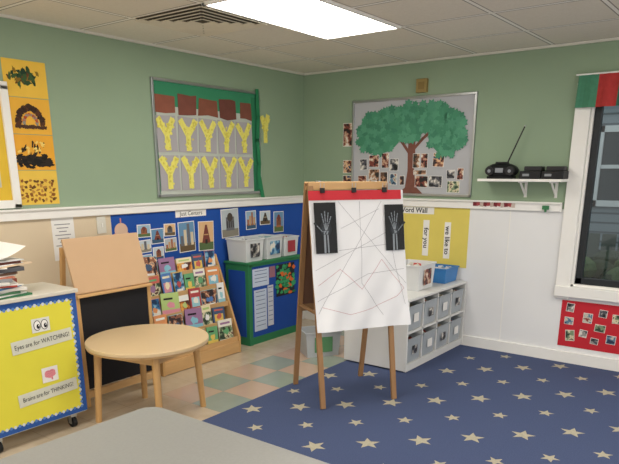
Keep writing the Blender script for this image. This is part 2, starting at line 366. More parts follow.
m.stroke([(0,.42),(.01,.2),(-.005,0),(.012,-.2),(.0,-.42)],.045,GR,0); m.stroke([(.0,-.3),(.05,-.5)],.05,GR,.001); m.obj('paper_streamer',loc=wl('B',-.715,1.80,.021),rot=RB,label='green crepe paper streamer hanging beside the board',cat='streamer')
m=MB(); m.box((0,0,0),(.17,.29,.002),PAPER)
for k in range(9): m.rect(-.005,.1-k*.024,.12-.03*(k%3),.006,mat('#8a8a8e'),.0015)
m.obj('notice_sheet',loc=wl('B',-2.745,1.075,.001),rot=RB,label='white printed notice sheet taped to the beige wall',cat='notice')
m=MB(); m.box((0,0,0),(.075,.12,.012),OFFW); m.box((0,0,.01),(.012,.03,.012),WHITE); m.obj('light_switch',loc=wl('B',-2.44,1.15,.006),rot=RB,label='white wall switch plate on the beige wall',cat='light switch',bevel=.003)
m=MB(); m.box((0,0,0),(2.33,.72,.003),mat('#1d4ea2',.8,scale=3,amt=.1)); m.obj('display_paper',loc=wl('B',-1.185,.855,.0018),rot=RB,label='blue paper backing covering the wall under the rail',cat='paper backing')
m=MB(); m.box((0,0,0),(.34,.055,.002),WHITE); m.text('Just Centers',0,0,.05,BLACK,.0015,False); m.obj('heading_label',loc=wl('B',-1.56,1.19,.0055),rot=RB,label='white paper heading label above the photos',cat='label')
m=MB(); PK=mat('#c98878',.8); m.box((0,-.05,0),(.13,.1,.002),PK); m.ell(0,.02,.06,.055,mat('#d8b8a0'),.0012); m.rect(0,.09,.012,.04,PK,.0012)
for k in range(4): m.rect(-.045+k*.03,-.05,.012,.06,mat('#7a4038'),.0015)
m.obj('paper_cutout',loc=wl('B',-2.27,1.08,.0045),rot=RB,label='pink paper cut-out of a domed building',cat='paper cut-out')
G1='prints on the blue wall'
SKY=['#9ab8cc','#c8d4da','#6a94b8','#e0b888','#b8c0c4']; BLD=['#a86a48','#d8c8a8','#7a4038','#6a6a70','#c8a070','#4a4038']; GND=['#5a7048','#8a8478','#3a5a78','#6a5840']
for k,(a,z,w,h) in enumerate([(-2.06,1.08,.13,.10),(-2.07,.96,.14,.10),(-1.93,1.03,.13,.12),(-1.80,1.07,.12,.10),(-1.80,.95,.13,.11),(-2.06,.85,.12,.09),(-1.93,.89,.11,.11),
  (-1.62,1.00,.18,.25),(-1.40,.99,.18,.25),(-1.10,1.08,.22,.25),(-.82,1.09,.14,.17),(-.62,1.1,.15,.13),(-.42,1.05,.15,.2)]):
    m=MB(); m.box((0,0,0),(w,h,.003),WHITE); W_,H_=w-.012,h-.012
    m.rect(0,0,W_,H_,mat(SKY[k%5]),.002); m.rect(0,-H_*.36,W_,H_*.28,mat(GND[k%4]),.0022)
    bc=mat(BLD[k%6]); b3=mat(BLD[(k+2)%6])
    if k%3==0:
        m.rect(0,-.02*h,W_*.5,H_*.5,bc,.0024); m.ell(0,H_*.22,W_*.17,H_*.16,b3,.0026)
        for i in range(4): m.rect(-W_*.18+i*W_*.12,-.04*h,W_*.05,H_*.25,mat('#2a2622'),.0028)
    elif k%3==1:
        for i,hh2 in enumerate((.35,.55,.75,.45)): m.rect(-W_*.33+i*W_*.22,-H_*.3+hh2*H_/2,W_*.18,hh2*H_,bc if i%2 else b3,.0024)
    else:
        m.poly([(-W_*.3,-H_*.25),(W_*.3,-H_*.25),(W_*.06,H_*.4),(-W_*.06,H_*.4)],bc,.0024); m.rect(0,-H_*.2,W_*.16,H_*.16,mat('#2a2622'),.0028); m.rect(0,H_*.05,W_*.3,H_*.04,b3,.0028)
    m.obj('picture_print',loc=wl('B',a,z,.005),rot=wr_('B',random.uniform(-.04,.04)),label='colour travel picture of a building on blue paper',cat='picture print',group=G1)
# ------------------------------------------------------------ right wall
e=thing('tree_bulletin_board',wl('R',-1.195,1.735,0),RR,label='metal-framed grey bulletin board with a paper tree',cat='bulletin board')
m=MB()
for s_ in (1,-1): m.box((s_*.6,0,.01),(.02,.84,.02),STEEL); m.box((0,s_*.41,.01),(1.22,.02,.02),STEEL)
m.obj('frame',parent=e,bevel=.002)
m=MB(); m.rect(0,0,1.18,.8,mat('#b8b9bd',.8,amt=.05),.005); m.obj('backing_paper',parent=e)
m=MB(); TK=mat('#7c5044',.8,scale=25,amt=.25)
m.poly([(-.10,-.40),(-.03,-.35),(-.01,-.2),(-.015,-.05),(-.01,.12),(.055,.12),(.06,-.05),(.055,-.2),(.08,-.34),(.15,-.40)],TK,.0065)
for P in [[(0,-.05),(-.09,.06),(-.18,.14)],[(.04,-.02),(.13,.07),(.22,.14)],[(.02,.05),(.03,.22)]]: m.stroke(P,.026,TK,.007)
m.obj('tree_trunk',parent=e)
m=MB(); LG=[mat(c,.8) for c in ('#4c8e6e','#559678','#468468','#5a9c7c')]
lobes=[(-.30,.13,.24,.19,85),(.05,.25,.36,.12,85),(.35,.11,.18,.2,70),(0,.16,.16,.10,34),(-.45,.08,.1,.12,16)]
q=0
for (lx,ly,rx,ry,n) in lobes:
    m.ell(lx,min(ly,.24),rx*.9,ry*.9,LG[0],.0078,24,.05)
    for _ in range(n):
        t=random.uniform(0,2*PI); u=math.sqrt(random.random()); x_=lx+rx*u*math.cos(t); y_=ly+ry*u*math.sin(t); y_=min(y_,.36); x_=max(-.54,min(.54,x_))
        r=random.uniform(.03,.045); P=[]; n2=14; a0=random.uniform(0,6)
        for k in range(n2):
            a=a0+2*PI*k/n2; rr=r*(1.15 if k%2 else .72); P.append((x_+rr*math.cos(a),y_+rr*math.sin(a),.0085+q*.00003))
        m.add([(x_,y_,.010+q*.00003)]+P,[(0,k+1,(k+1)%n2+1) for k in range(n2)],random.choice(LG)); q+=1
m.obj('foliage',parent=e)
def py(u): return -.62-(u-354)*.0098
def pz(v): return 2.12-(v-100)*.0083
for i_,(u0,v0,u1,v1) in enumerate([(370,154,381,167),(370,169,382,184),(384,152,392,168),(393,158,402,171),(393,174,401,186),(358,176,368,190),(417,153,424,168),(425,153,432,168),(437,153,448,167),(451,170,459,179),(452,181,464,193),(420,176,433,188),(434,176,447,188),(461,168,467,180),(404,176,409,186),(383,172,391,184),(360,158,368,170),(418,170,431,175)]):
    photo('R',(py(u0)+py(u1))/2,(pz(v0)+pz(v1))/2,(u1-u0)*.0098,(v1-v0)*.0083,PHOTOS[[2,0,2,5,1,2,0,2,4,5,3,2,5,2,4,0,5,0][i_]],label='small family photograph pinned on the tree board',group='family photos on the tree board',off=.009,roll=random.uniform(-.05,.05),border=.003)
for (a,z,w,h) in [(-.535,1.86,.12,.21),(-.53,1.57,.10,.12),(-.53,1.44,.1,.1)]:
    photo('R',a,z,w,h,PHOTOS[2] if z>1.7 else PHOTOS[4],label='dark photograph taped beside the tree board',group='photos beside the tree board',off=.0015,border=.004)
m=MB(); m.box((0,0,0),(.1,.11,.04),mat('#9a8450',.5)); m.rect(0,0,.06,.06,mat('#8a7444'),.0205); m.obj('door_chime',loc=wl('R',-1.30,2.235,.02),rot=RR,label='small brass-coloured chime box mounted on the green wall',cat='chime box',bevel=.004)
m=MB(); m.box((0,0,0),(.75,.52,.004),mat('#e0ce68',.8,amt=.06))
m.rect(-.16,.222,.4,.06,WHITE,.003); m.text('Word Wall',-.17,.222,.062,BLACK,.004); 
m.rect(-.03,-.02,.06,.32,WHITE,.003); m.rect(.18,-.03,.06,.32,WHITE,.003)
m.text('for you',-.03,-.02,.062,BLACK,.004,True,-PI/2); m.text('we like to',.18,-.03,.062,BLACK,.004,True,-PI/2)
m.obj('word_wall_poster',loc=wl('R',-1.43,.965,.0025),rot=RR,label='yellow word wall poster with white word strips',cat='poster')
e=thing('wall_shelf',(0,-2.27,1.45),label='narrow white wall shelf on metal brackets',cat='shelf')
m=MB(); m.box((-.11,0,.01),(.22,.66,.02),WHITE); m.obj('shelf_board',parent=e,bevel=.003)
for y in (-.24,.0):
    m=MB(); m.box((-.006,y,-.06),(.012,.02,.13),WHITE); m.beam((-.01,y,-.11),(-.15,y,-.005),.018,.008,WHITE); m.box((-.09,y,-.005),(.17,.02,.01),WHITE); m.obj('bracket',parent=e)
e=thing('radio_cassette_player',(-.12,-2.10,1.47),-PI/2+.1,label='black portable stereo with a raised antenna on the shelf',cat='stereo')
m=MB(); m.sphere((0,0,.062),(.135,.085,.062),BLACK,28,16); m.box((0,0,.01),(.2,.12,.02),BLACK); m.obj('body',parent=e,smooth=True)
for s_ in (1,-1):
    m=MB(); m.cyl((s_*.08,-.045,.062),(s_*.08,-.080,.06),.036,.032,DARK,20); m.cyl((s_*.08,-.07,.06),(s_*.08,-.083,.06),.016,.012,GREY,16); m.obj('speaker_cone',parent=e)
m=MB(); m.cyl((0,0,.118),(0,0,.13),.055,.05,DARK,20); m.obj('disc_lid',parent=e)
m=MB(); m.box((0,-.083,.065),(.06,.008,.035),GREY); m.obj('control_panel',parent=e)
m=MB(); m.cyl((.03,.03,.115),(.14,.05,.40),.006,.005,DARK,8); m.sphere((.14,.05,.40),(.007,.007,.007),STEEL,8,6); m.obj('antenna',parent=e)
for (y,lb) in [(-2.345,'black disc player stacked on the wall shelf'),(-2.515,'black electronics box with a cable on the wall shelf')]:
    e=thing('audio_box',(-.1,y,1.47),-PI/2,label=lb,cat='audio equipment',group='audio boxes on the wall shelf')
    w=.17
    m=MB(); m.box((0,0,.03),(w-.005,.15,.06),BLACK); m.obj('body',parent=e,bevel=.006)
    m=MB(); m.box((.01,.0,.078),(w-.04,.13,.034),DARK,(0,0,.08)); m.obj('cover',parent=e,bevel=.006)
    m=MB(); m.box((-.03,-.077,.03),(.05,.006,.018),GREY); m.obj('display',parent=e)
m=MB()
for k in range(12):
    x_=-.165+k*.03; m.box((x_,.004*math.sin(k*2.1),.0),(.032,.034,.004),mat(['#7a2830','#a84a4c','#c8b8ae'][k%3]),(0,0,.3*math.sin(k*1.7)))
m.obj('paper_garland',loc=wl('R',-2.02,1.262,.027),rot=wr_('R',0),label='short dark red paper garland fixed along the rail',cat='garland')
m=MB(); m.box((0,0,0),(.05,.03,.02),mat('#3f7a50')); m.box((0,-.02,0),(.015,.03,.015),mat('#3f7a50')); m.obj('rail_clip',loc=wl('R',-2.45,1.25,.034),rot=RR,label='small green clip on the rail',cat='clip')
e=thing('window_valance',(-.05,-3.3,2.09),RR,label='fabric window valance of green and red squares',cat='valance')
for k in range(10):
    c=['#4a8468','#b03a38','#3a6e5c','#8a2c38'][k%4]; m=MB(); nn=6
    for i in range(nn):
        x0=-.70+k*.14+i*.14/nn; x1=x0+.14/nn; z0=.01*math.sin(x0*60); z1=.01*math.sin(x1*60)
        m.add([(x0,-.11,z0+.02),(x1,-.11,z1+.02),(x1,.12,z1*.3),(x0,.12,z0*.3)],[(0,1,2,3)],mat(c,.9,scale=30,amt=.2))
    m.obj('fabric_square',parent=e)
m=MB(); m.cyl((-.72,.12,.0),(.72,.12,0),.006,.006,WHITE,10); m.cyl((-.69,.12,-.05),(-.69,.12,0),.006,.006,WHITE,8); m.cyl((.69,.12,-.05),(.69,.12,0),.006,.006,WHITE,8); m.obj('rod',parent=e)
m=MB(); m.box((0,0,0),(.9,.38,.004),mat('#c42834',.75,amt=.08)); m.obj('poster_backing',loc=wl('R',-3.10,.335,.002),rot=RR,label='bright red paper panel under the window',cat='paper panel')
for k,(u,v,w,h) in enumerate([(-2.72,.47,.06,.07),(-2.72,.36,.07,.06),(-2.74,.24,.07,.09),(-2.84,.27,.06,.06),(-2.86,.40,.07,.08),(-2.96,.33,.08,.06),(-2.97,.45,.06,.06),(-3.05,.25,.07,.07),(-3.07,.42,.06,.07),(-2.93,.22,.06,.05)]):
    photo('R',u,v,w,h,PHOTOS[(k*2+5)%6],label='small photograph glued on the red paper panel',group='photos on the red panel',off=.0055,roll=random.uniform(-.1,.1),border=.003)
# ------------------------------------------------------------ cabinet with bins near corner
e=thing('storage_cabinet',(-.825,-.165,0),label='low classroom cabinet with green edges and blue panels',cat='cabinet')
for s_ in (1,-1):
    m=MB(); m.box((s_*.365,0,.37),(.02,.28,.74),GREENF); m.obj('end_panel',parent=e,bevel=.004)
    m=MB(); m.box((s_*.376,.0,.38),(.003,.20,.60),BLUE); m.obj('blue_panel',parent=e)
m=MB(); m.box((0,0,.745),(.77,.30,.02),GREENF); m.obj('top_panel',parent=e,bevel=.004)
m=MB(); m.box((0,-.125,.40),(.71,.012,.66),BLUE); m.obj('blue_panel',parent=e)
m=MB(); m.box((0,-.12,.035),(.71,.02,.07),GREENF); m.box((-.345,-.135,.37),(.025,.012,.74),GREENF); m.box((0,-.135,.725),(.71,.012,.02),GREENF); m.obj('front_rail',parent=e)
def sheet(x,z,w,h,c,nm,lb,lines=0):
    m=MB(); m.box((0,0,0),(w,h,.002),c)
    for k in range(lines): m.rect(0,h/2-.02-k*(h-.03)/lines,w*.75,.006,mat('#6a7aa0'),.0015)
    m.obj(nm,loc=(x,-.165-.1325,z),rot=RB,label=lb,cat='paper sheet')
sheet(-1.03,.61,.22,.16,mat('#c8d4e8'),'paper_sheet','white chart sheet taped on the blue cabinet',4)
sheet(-1.04,.31,.17,.38,mat('#c4d0e4'),'paper_sheet','tall white list taped on the blue cabinet',9)
sheet(-.90,.33,.08,.38,mat('#c8ccd8'),'paper_sheet','narrow white paper strip on the blue cabinet',8)
sheet(-.87,.64,.08,.1,mat('#9a6a78'),'paper_sheet','small pinkish sheet on the blue cabinet')
m=MB(); m.box((0,0,0),(.27,.3,.002),mat('#20202a'))
for q in range(80):
    m.ell(max(-.12,min(.12,random.gauss(0,.07))),max(-.13,min(.13,random.gauss(.0,.07))),random.uniform(.012,.034),random.uniform(.01,.022),mat(random.choice(['#2e8a5a','#3aa068','#3aa068','#d86a2c','#2a7a4c'])),.0015+q*.00003,8,.3)
m.obj('child_collage',loc=(-.68,-.298,.545),rot=RB,label='green and orange paper collage on the cabinet front',cat='collage')
def bin_(name,loc,w,d,h,mt,rz=0,lab=None,lm=None,label='',cat='bin',group=None,lid=None,fill=None,lh=.6):
    e=thing(name,loc,rz,label=label,cat=cat,group=group)
    m=MB(); m.tub(w,d,h,mt); m.obj('tub',parent=e,bevel=.002)
    if lab:
        m=MB(); m.box((0,-d/2*.97-.004,h*.5),(w*lab,.002,h*lh),lm or WHITE,(.0,0,0)); m.obj('label_card',parent=e)
    if fill:
        m=MB()
        for k in range(10): m.box((random.uniform(-.3,.3)*w,random.uniform(-.28,.28)*d,h*.7),(w*.2,d*.2,h*.4),mat(random.choice(fill)),(random.random(),random.random(),random.random()))
        m.obj('contents',parent=e,kind='stuff')
    return e
CLR=mat('#d4d8da',.35,amt=.05)
bin_('storage_bin',(-1.085,-.17,.756),.24,.24,.20,CLR,0,.5,PHOTOS[5],'pale translucent storage bin with a picture label','bin','bins on the cabinet',fill=['#a8a8ac','#5a6a80'])
bin_('storage_bin',(-.82,-.17,.756),.24,.24,.20,CLR,.05,.6,BLUEP,'pale translucent storage bin with a blue label','bin','bins on the cabinet',fill=['#3a8a90','#50a0a0'])
bin_('storage_bin',(-.56,-.17,.756),.22,.22,.18,CLR,0,.5,mat('#a83c44'),'pale storage bin with a red label','bin','bins on the cabinet',fill=['#b03040','#e0c040','#2a6ab0'])
# ------------------------------------------------------------ book rack
e=thing('book_rack',(-1.815,-.19,0),label='tiered wooden display rack for picture books',cat='book rack')
for s_ in (1,-1):
    m=MB(); P=[(-.17,0),(.15,0),(.15,.84),(.09,.84),(-.17,.14)]; x0=s_*.425-.011; n=len(P)
    vs=[(x0,a,b_) for a,b_ in P]+[(x0+.022,a,b_) for a,b_ in P]
    m.add(vs,[tuple(range(n)),tuple(range(2*n-1,n-1,-1))]+[(i,n+i,n+(i+1)%n,(i+1)%n) for i in range(n)],WOODZ); m.obj('side_panel',parent=e,bevel=.003)
m=MB(); m.box((0,.14,.45),(.83,.01,.76),WOOD); m.obj('back_panel',parent=e)
m=MB(); m.box((0,-.16,.055),(.83,.018,.10),WOOD); m.obj('kick_board',parent=e,bevel=.002)
TI=[(.115+.15*i,-.135+.052*i) for i in range(5)]
for z,y in TI:
    m=MB(); m.box((0,y+.03,z-.008),(.83,.08,.012),WOOD); m.box((0,y-.014,z+.010),(.83,.008,.045),WOOD); m.obj('ledge',parent=e,bevel=.002)
COV=['#cf6a60','#5a82c0','#e8cc68','#6cac7a','#f0ece0','#e49a64','#8ac4d8','#a07aa0','#f0e4c0','#4a5f80','#dc94a4','#b8d084','#f4f2ea','#b85050','#9ad0dc','#f0f0f0']
def book(x,y,z,w,h,th,k,rx,ry,label='picture book with a colourful cover standing on the rack',group='picture books on the rack'):
    c=mat(COV[k%len(COV)],.4); m=MB()
    m.box((0,-th/2+.001,h/2),(w,.002,h),c); m.box((0,th/2-.001,h/2),(w,.002,h),c); m.box((-w/2+.001,0,h/2),(.002,th,h),c); m.box((.001,0,h/2),(w-.006,th-.004,h-.006),PAPER)
    a=mat(COV[(k*5+3)%len(COV)],.4); b2=mat(COV[(k*3+7)%len(COV)],.4)
    yy=-th/2-.0006
    def fr(cx,cz,ww,hh,mt,o): m.add([(cx-ww/2,yy-o,cz-hh/2),(cx+ww/2,yy-o,cz-hh/2),(cx+ww/2,yy-o,cz+hh/2),(cx-ww/2,yy-o,cz+hh/2)],[(0,1,2,3)],mt)
    st=k%4
    if st in (0,1): fr(0,h*.84,w*.7,h*.09,a,0)
    if st==0: fr(0,h*.42,w*.98,h*.55,PHOTOS[3] if k%3 else SUNSET,0)
    elif st==1: fr(0,h*.40,w*.7,h*.42,b2,0)
    elif st==2: fr(0,h*.5,w*.96,h*.96,BLUEP if k%8<4 else PHOTOS[4],0); fr(0,h*.2,w*.6,h*.1,PAPER,.0004)
    else: fr(0,h*.15,w*.98,h*.28,a,0); fr(-w*.1,h*.75,w*.5,h*.08,BLACK,0)
    n=10; m.add([(w*.22*math.cos(2*PI*i/n)+random.uniform(-.1,.1)*w*.2,yy-.0008,h*.47+h*.15*math.sin(2*PI*i/n)+random.uniform(-.01,.01)) for i in range(n)],[tuple(range(n))],a if k%2 else b2)
    return m.obj('picture_book',loc=(x,y,z),rot=(rx,ry,0),label=label,cat='book',group=group)
k=0
for ti,(z,y) in enumerate(TI):
    x=-.408
    while x<.36:
        w=random.choice([.11,.13,.15,.17,.19]); h=random.uniform(.145,.195) if ti<4 else random.uniform(.13,.18)
        if x+w>.41: w=.41-x
        if w<.07: break
        tilt=random.choice([0,0,0,.03,-.03,.06]); book(-1.815+x+w/2,-.19+y+.001-.001*(k%2),z-.0005+w/2*abs(math.sin(tilt)),w-.006,h,.006,k,-.16,tilt); k+=1; x+=w+random.choice([.0,.0,.012])
# ------------------------------------------------------------ book stand
e=thing('book_easel',(-2.69,-.40,0),label='floor easel with a tilted tan board and black lower panel',cat='easel')
m=MB(); t=math.atan2(.10,.345); m.box((0,0,0),(.585,.016,.36),mat('#c8a682',.5,scale=5,amt=.06)); m.obj('display_board',parent=e,loc=(0,0,.94),rot=(-t,0,0),bevel=.004)
m=MB(); m.box((0,-.06,.755),(.60,.04,.018),WOOD); m.obj('ledge',parent=e,bevel=.004)
m=MB(); m.box((0,-.045,.43),(.54,.012,.62),mat('#1c1c20',.8)); m.obj('black_panel',parent=e)
for s_ in (1,-1):
    m=MB(); m.beam((s_*.285,-.05,0),(s_*.285,-.04,.75),.03,.025,WOODZ); m.obj('leg',parent=e,bevel=.003)
    m=MB(); m.beam((s_*.285,.22,0),(s_*.285,.06,1.06),.03,.025,WOODZ); m.obj('leg',parent=e,bevel=.003)
m=MB(); m.box((0,-.05,.085),(.57,.025,.05),WOOD); m.obj('cross_bar',parent=e,bevel=.003)
# ------------------------------------------------------------ round table
TC=(-2.80,-.91)
e=thing('round_table',(TC[0],TC[1],0),label='small round light-wood table with four legs',cat='table')
TOP=mat('#d6bc94',.3,scale=3,amt=.06)
m=MB(); m.cyl((0,0,.496),(0,0,.52),.378,.378,TOP,64); m.obj('table_top',parent=e,bevel=.004)
m=MB(); m.cyl((0,0,.485),(0,0,.4955),.374,.378,WOOD,64); m.obj('edge_band',parent=e)
m=MB()
for i in range(4):
    a=PI/4+i*PI/2+.2; b2=a+PI/2; m.beam((.30*math.cos(a),.30*math.sin(a),.455),(.30*math.cos(b2),.30*math.sin(b2),.455),.018,.06,WOOD,(0,0,1))
m.obj('apron',parent=e)
for (lx,ly) in [(-3.09,-.73),(-2.98,-1.20),(-2.50,-1.06),(-2.63,-.61)]:
    dx,dy=lx-TC[0],ly-TC[1]; m=MB(); m.cyl((dx*.9,dy*.9,.485),(dx,dy,0),.024,.019,WOODZ,14); m.obj('leg',parent=e)
# ------------------------------------------------------------ yellow cart
e=thing('rolling_cart',(-3.45,-.535,0),label='wheeled cabinet with yellow paper front and blue border',cat='cart')
m=MB()
for s_ in (1,-1): m.box((s_*.291,0,.47),(.018,.35,.74),OFFW)
m.box((0,.0,.105),(.6,.35,.02),OFFW); m.box((0,.168,.47),(.57,.012,.72),OFFW); m.obj('cabinet_body',parent=e,bevel=.003)
m=MB(); m.box((0,0,.852),(.63,.38,.024),mat('#cfcabd',.5)); m.obj('top_board',parent=e,bevel=.005)
m=MB(); yf=-.178
m.box((0,yf+.004,.47),(.6,.008,.74),mat('#2a56a0',.7)); m.obj('blue_front',parent=e)
m=MB(); m.box((0,yf-.002,.47),(.53,.002,.67),mat('#ddd444',.75,amt=.05))
sc=[]
for i in range(22):
    for s_ in (1,-1): sc.append((-.262+i*.025,s_*.335))
for i in range(27):
    for s_ in (1,-1): sc.append((s_*.264,-.33+i*.0254))
for k,(x,z) in enumerate(sc):
    n=12; r=.0095; m.add([(x+r*math.cos(2*PI*i/n),yf-.0035-.0001*(k%2),.47+z+r*math.sin(2*PI*i/n)) for i in range(n)],[tuple(range(n))],mat('#c8d0d8') if k%4<2 else mat('#5a82c0'))
m.obj('yellow_paper',parent=e)
def cartsign(nm,x,z,build,lb,roll=0):
    m=MB(); build(m); m.obj(nm,parent=e,loc=(x,yf-.006,z),rot=wr_('B',roll),label=lb)
def s1(m): m.rect(0,0,.37,.075,mat('#d0d0c0'),0); m.text('Eyes are for WATCHING!',0,0,.038,BLACK,.001,False,0,.82)
def s2(m): m.rect(0,0,.37,.075,mat('#d0d0c0'),0); m.text('Brains are for THINKING!',0,0,.037,BLACK,.001,False,0,.80)
def eyes(m):
    m.rect(0,0,.11,.08,mat('#dcdcd4'),-.0005)
    for s_ in (-.022,.022):
        m.ell(s_,0,.022,.03,BLACK,0); m.ell(s_,0,.018,.026,WHITE,.0006); m.ell(s_+.005,-.006,.010,.014,BLACK,.0012); m.ell(s_+.008,-.001,.003,.004,WHITE,.0018)
def brain(m):
    m.rect(0,0,.1,.09,mat('#e4e0dc'),0)
    for i_,(a,b2,r) in enumerate(((-.012,.008,.022),(.012,.010,.022),(0,-.002,.024),(.018,0,.017),(-.018,-.002,.016))): m.ell(a,b2,r,r*.85,mat('#dc8890'),.0006+.00008*i_,16,.03)
    m.rect(.010,-.026,.010,.016,mat('#c87a84'),.0006)
    for y in (-.010,.004,.018): m.stroke([(-.022,y),(-.012,y+.004),(-.002,y-.003),(.008,y+.004),(.018,y-.003)],.0012,mat('#b86a78'),.0014)
cartsign('eyes_sign',.06,.595,s1,'white strip about eyes for watching',.05); cartsign('brain_sign',.06,.285,s2,'white strip about brains for thinking',.05)
cartsign('eyes_picture',.06,.69,eyes,'pair of cartoon eyes'); cartsign('brain_picture',.08,.39,brain,'pink brain picture')
for x in (-.25,.22):
    for y in (-.13,.13):
        m=MB(); m.cyl((x-.012,y,.035),(x+.012,y,.035),.035,.035,BLACK,20); m.box((x,y,.082),(.04,.04,.026),STEEL); m.box((x-.017,y,.055),(.004,.03,.06),STEEL); m.box((x+.017,y,.055),(.004,.03,.06),STEEL); m.obj('caster',parent=e)
SK=[('#3c7a54',.010),('#e8e6e0',.006),('#5a8a64',.012),('#c8c6c0',.004),('#e8e4da',.016),('#4a78a8',.006),('#e8e4da',.005),('#a84438',.008),('#efece4',.005),('#d8d4cc',.014),('#8a8a8c',.018),('#c87a60',.006),('#efece4',.004),('#8a6a58',.012),('#dcd8d0',.006),('#58585c',.022),('#e6e2da',.005),('#e2c8a8',.008),('#efefec',.004),('#6a3c34',.014),('#dcdcd8',.006)]
z=.8645
for k,(c,t_) in enumerate(SK):
    w=random.uniform(.19,.29); m=MB(); m.box((0,0,t_/2),(w,.27,t_),mat(c,.6))
    m.obj('paper_stack',loc=(-3.545+random.uniform(-.04,.05)-(.0 if k<8 else .03),-.56+random.uniform(-.015,.02),z),rot=(0,0,random.uniform(-.5,.5)),label='folder or loose sheets in a messy pile',cat='paper pile',group='papers piled on the cart'); z+=t_+.0005
m=MB(); n=8
for i in range(n):
    x0=-.14+i*.28/n; x1=x0+.28/n; f=lambda x:.02+.9*(x+.14)**2
    m.add([(x0,-.15,f(x0)),(x1,-.15,f(x1)),(x1,.15,f(x1)+.03),(x0,.15,f(x0)+.03)],[(0,1,2,3)],PAPER)
m.obj('loose_paper',loc=(-3.57,-.56,z-.018),rot=(0,.05,.3),label='curled white paper lying on top of the pile',cat='paper')
# ------------------------------------------------------------ bin shelf
e=thing('cubby_shelf',(-.545,-1.535,CZ),label='low white two-tier cubby shelf holding plastic bins',cat='shelf unit')
CW=mat('#dededb',.45,amt=.04)
m=MB(); m.box((0,0,.57),(1.07,.58,.022),CW); m.obj('top_panel',parent=e,bevel=.004)
for s_ in (1,-1):
    m=MB(); m.box((s_*.525,0,.285),(.02,.58,.55),CW); m.obj('end_panel',parent=e,bevel=.003)
m=MB(); m.box((0,0,.05),(1.03,.57,.02),CW); m.box((0,-.27,.02),(1.03,.02,.04),CW); m.box((0,0,.31),(1.03,.56,.018),CW); m.obj('shelf_board',parent=e)
for i in (-1,0,1): m=MB(); m.box((i*.2575,0,.30),(.016,.56,.50),CW); m.obj('divider',parent=e)
m=MB(); m.box((0,.02,.30),(1.03,.01,.5),CW); m.obj('back_panel',parent=e)
BG=mat('#a8afb4',.3,amt=.06)
for r_,z in enumerate((.062,.321)):
    for i in range(4):
        x=-.545-.386+i*.2575
        bin_('cubby_bin',(x,-1.535-.15,z+CZ),.222,.27,.20,BG,0,.36,WHITE if (i+r_)%2 else PHOTOS[5],'grey translucent plastic bin with a label in the cubby','bin','bins in the cubby shelf',fill=['#b0a890','#7a8898','#a05048','#dcd8cc'],lh=.34)
bin_('storage_bin',(-.60,-1.60,.582+CZ),.32,.26,.21,mat('#dfe1e2',.4),.05,.45,PHOTOS[2],'white plastic bin with a photo label on the shelf','bin',fill=['#d0ccc0','#c0504a','#e0ddd4'])
bin_('storage_bin',(-.16,-1.64,.582+CZ),.26,.22,.13,mat('#3f80c0',.4),0,None,None,'shallow blue plastic bin on the shelf','bin',fill=['#c8c8cc','#8aa0b8'])
bin_('floor_bin',(-1.0,-.93,0),.32,.24,.22,mat('#b8bcbf',.4),-.6,.5,mat('#5a8a60'),'pale plastic bin with green label standing on the floor','bin')
# ------------------------------------------------------------ main easel
TH=math.atan2(-.53,.85)
EL=(-1.71,-1.665,CZ)
e=thing('art_easel',EL,TH,label='wooden A-frame art easel with brown boards',cat='easel')
W2=.265; HZ=1.445; y0=.27; y1=.025; tl=math.atan2(y0-y1,HZ)
for sx in (1,-1):
    for sy in (1,-1):
        m=MB(); m.beam((sx*W2,sy*y0,0),(sx*W2,sy*y1,HZ),.036,.022,wood('#9c7650',True)); m.obj('leg',parent=e,bevel=.003)
def fy(z): return -(y0+(y1-y0)*z/HZ)
for sy in (1,-1):
    zc=1.0; m=MB(); m.box((0,0,0),(.50,.010,.80),mat('#70503c',.6) if sy<0 else mat('#5c4436',.6)); m.obj('panel',parent=e,loc=(0,fy(zc)*sy,zc),rot=(-tl*sy,0,0),bevel=.002)
    m=MB(); z=HZ-.02; m.box((0,fy(z)*sy-.0*sy,z),(.56,.022,.05),WOOD); m.obj('top_rail',parent=e,bevel=.003)
    m=MB(); z=.60; m.box((0,fy(z)*sy,z),(.52,.022,.05),WOODD); m.obj('bottom_rail',parent=e,bevel=.003)
for sx in (1,-1): m=MB(); m.cyl((sx*.2,-.03,HZ),(sx*.2,.03,HZ),.012,.012,STEEL,10); m.obj('hinge',parent=e)
for sx in (1,-1):
    m=MB(); z=.62; m.beam((sx*W2,-abs(fy(z)),z),(sx*W2,abs(fy(z)),z),.014,.02,WOODD,(1,0,0)); m.obj('spreader_bar',parent=e)
EM=Matrix.Translation(EL)@Euler((0,0,TH)).to_matrix().to_4x4()
zc=1.0; PL=EM@Matrix.Translation((0,fy(zc)-.020,zc))@Euler((-tl,0,0)).to_matrix().to_4x4()@Euler((PI/2,0,0)).to_matrix().to_4x4()
def place(ob,x=0,y=0,o=0,roll=0): ob.matrix_world=PL@Matrix.Translation((x,y,o))@Euler((0,0,roll)).to_matrix().to_4x4()
def wrk(x,y):
    k=max(0,(.32-y))
    return .003*math.sin(9*x+5*y)+k*(.014*math.sin(11*x-4*y+1)+.010*math.sin(19*x+13*y)+.007*math.sin(31*x-17*y))+ .008+ .02*k*k
e2=thing('drawing_paper',(0,0,0),label='large white wrinkled paper with pencil scribbles clipped to the easel',cat='drawing paper'); place(e2)
m=MB(); nx,ny=36,46; xa,xb,ya,yb=-.29,.385,-.50,.40
vs=[(xa+(xb-xa)*i/nx,ya+(yb-ya)*j/ny,wrk(xa+(xb-xa)*i/nx,ya+(yb-ya)*j/ny)) for j in range(ny+1) for i in range(nx+1)]
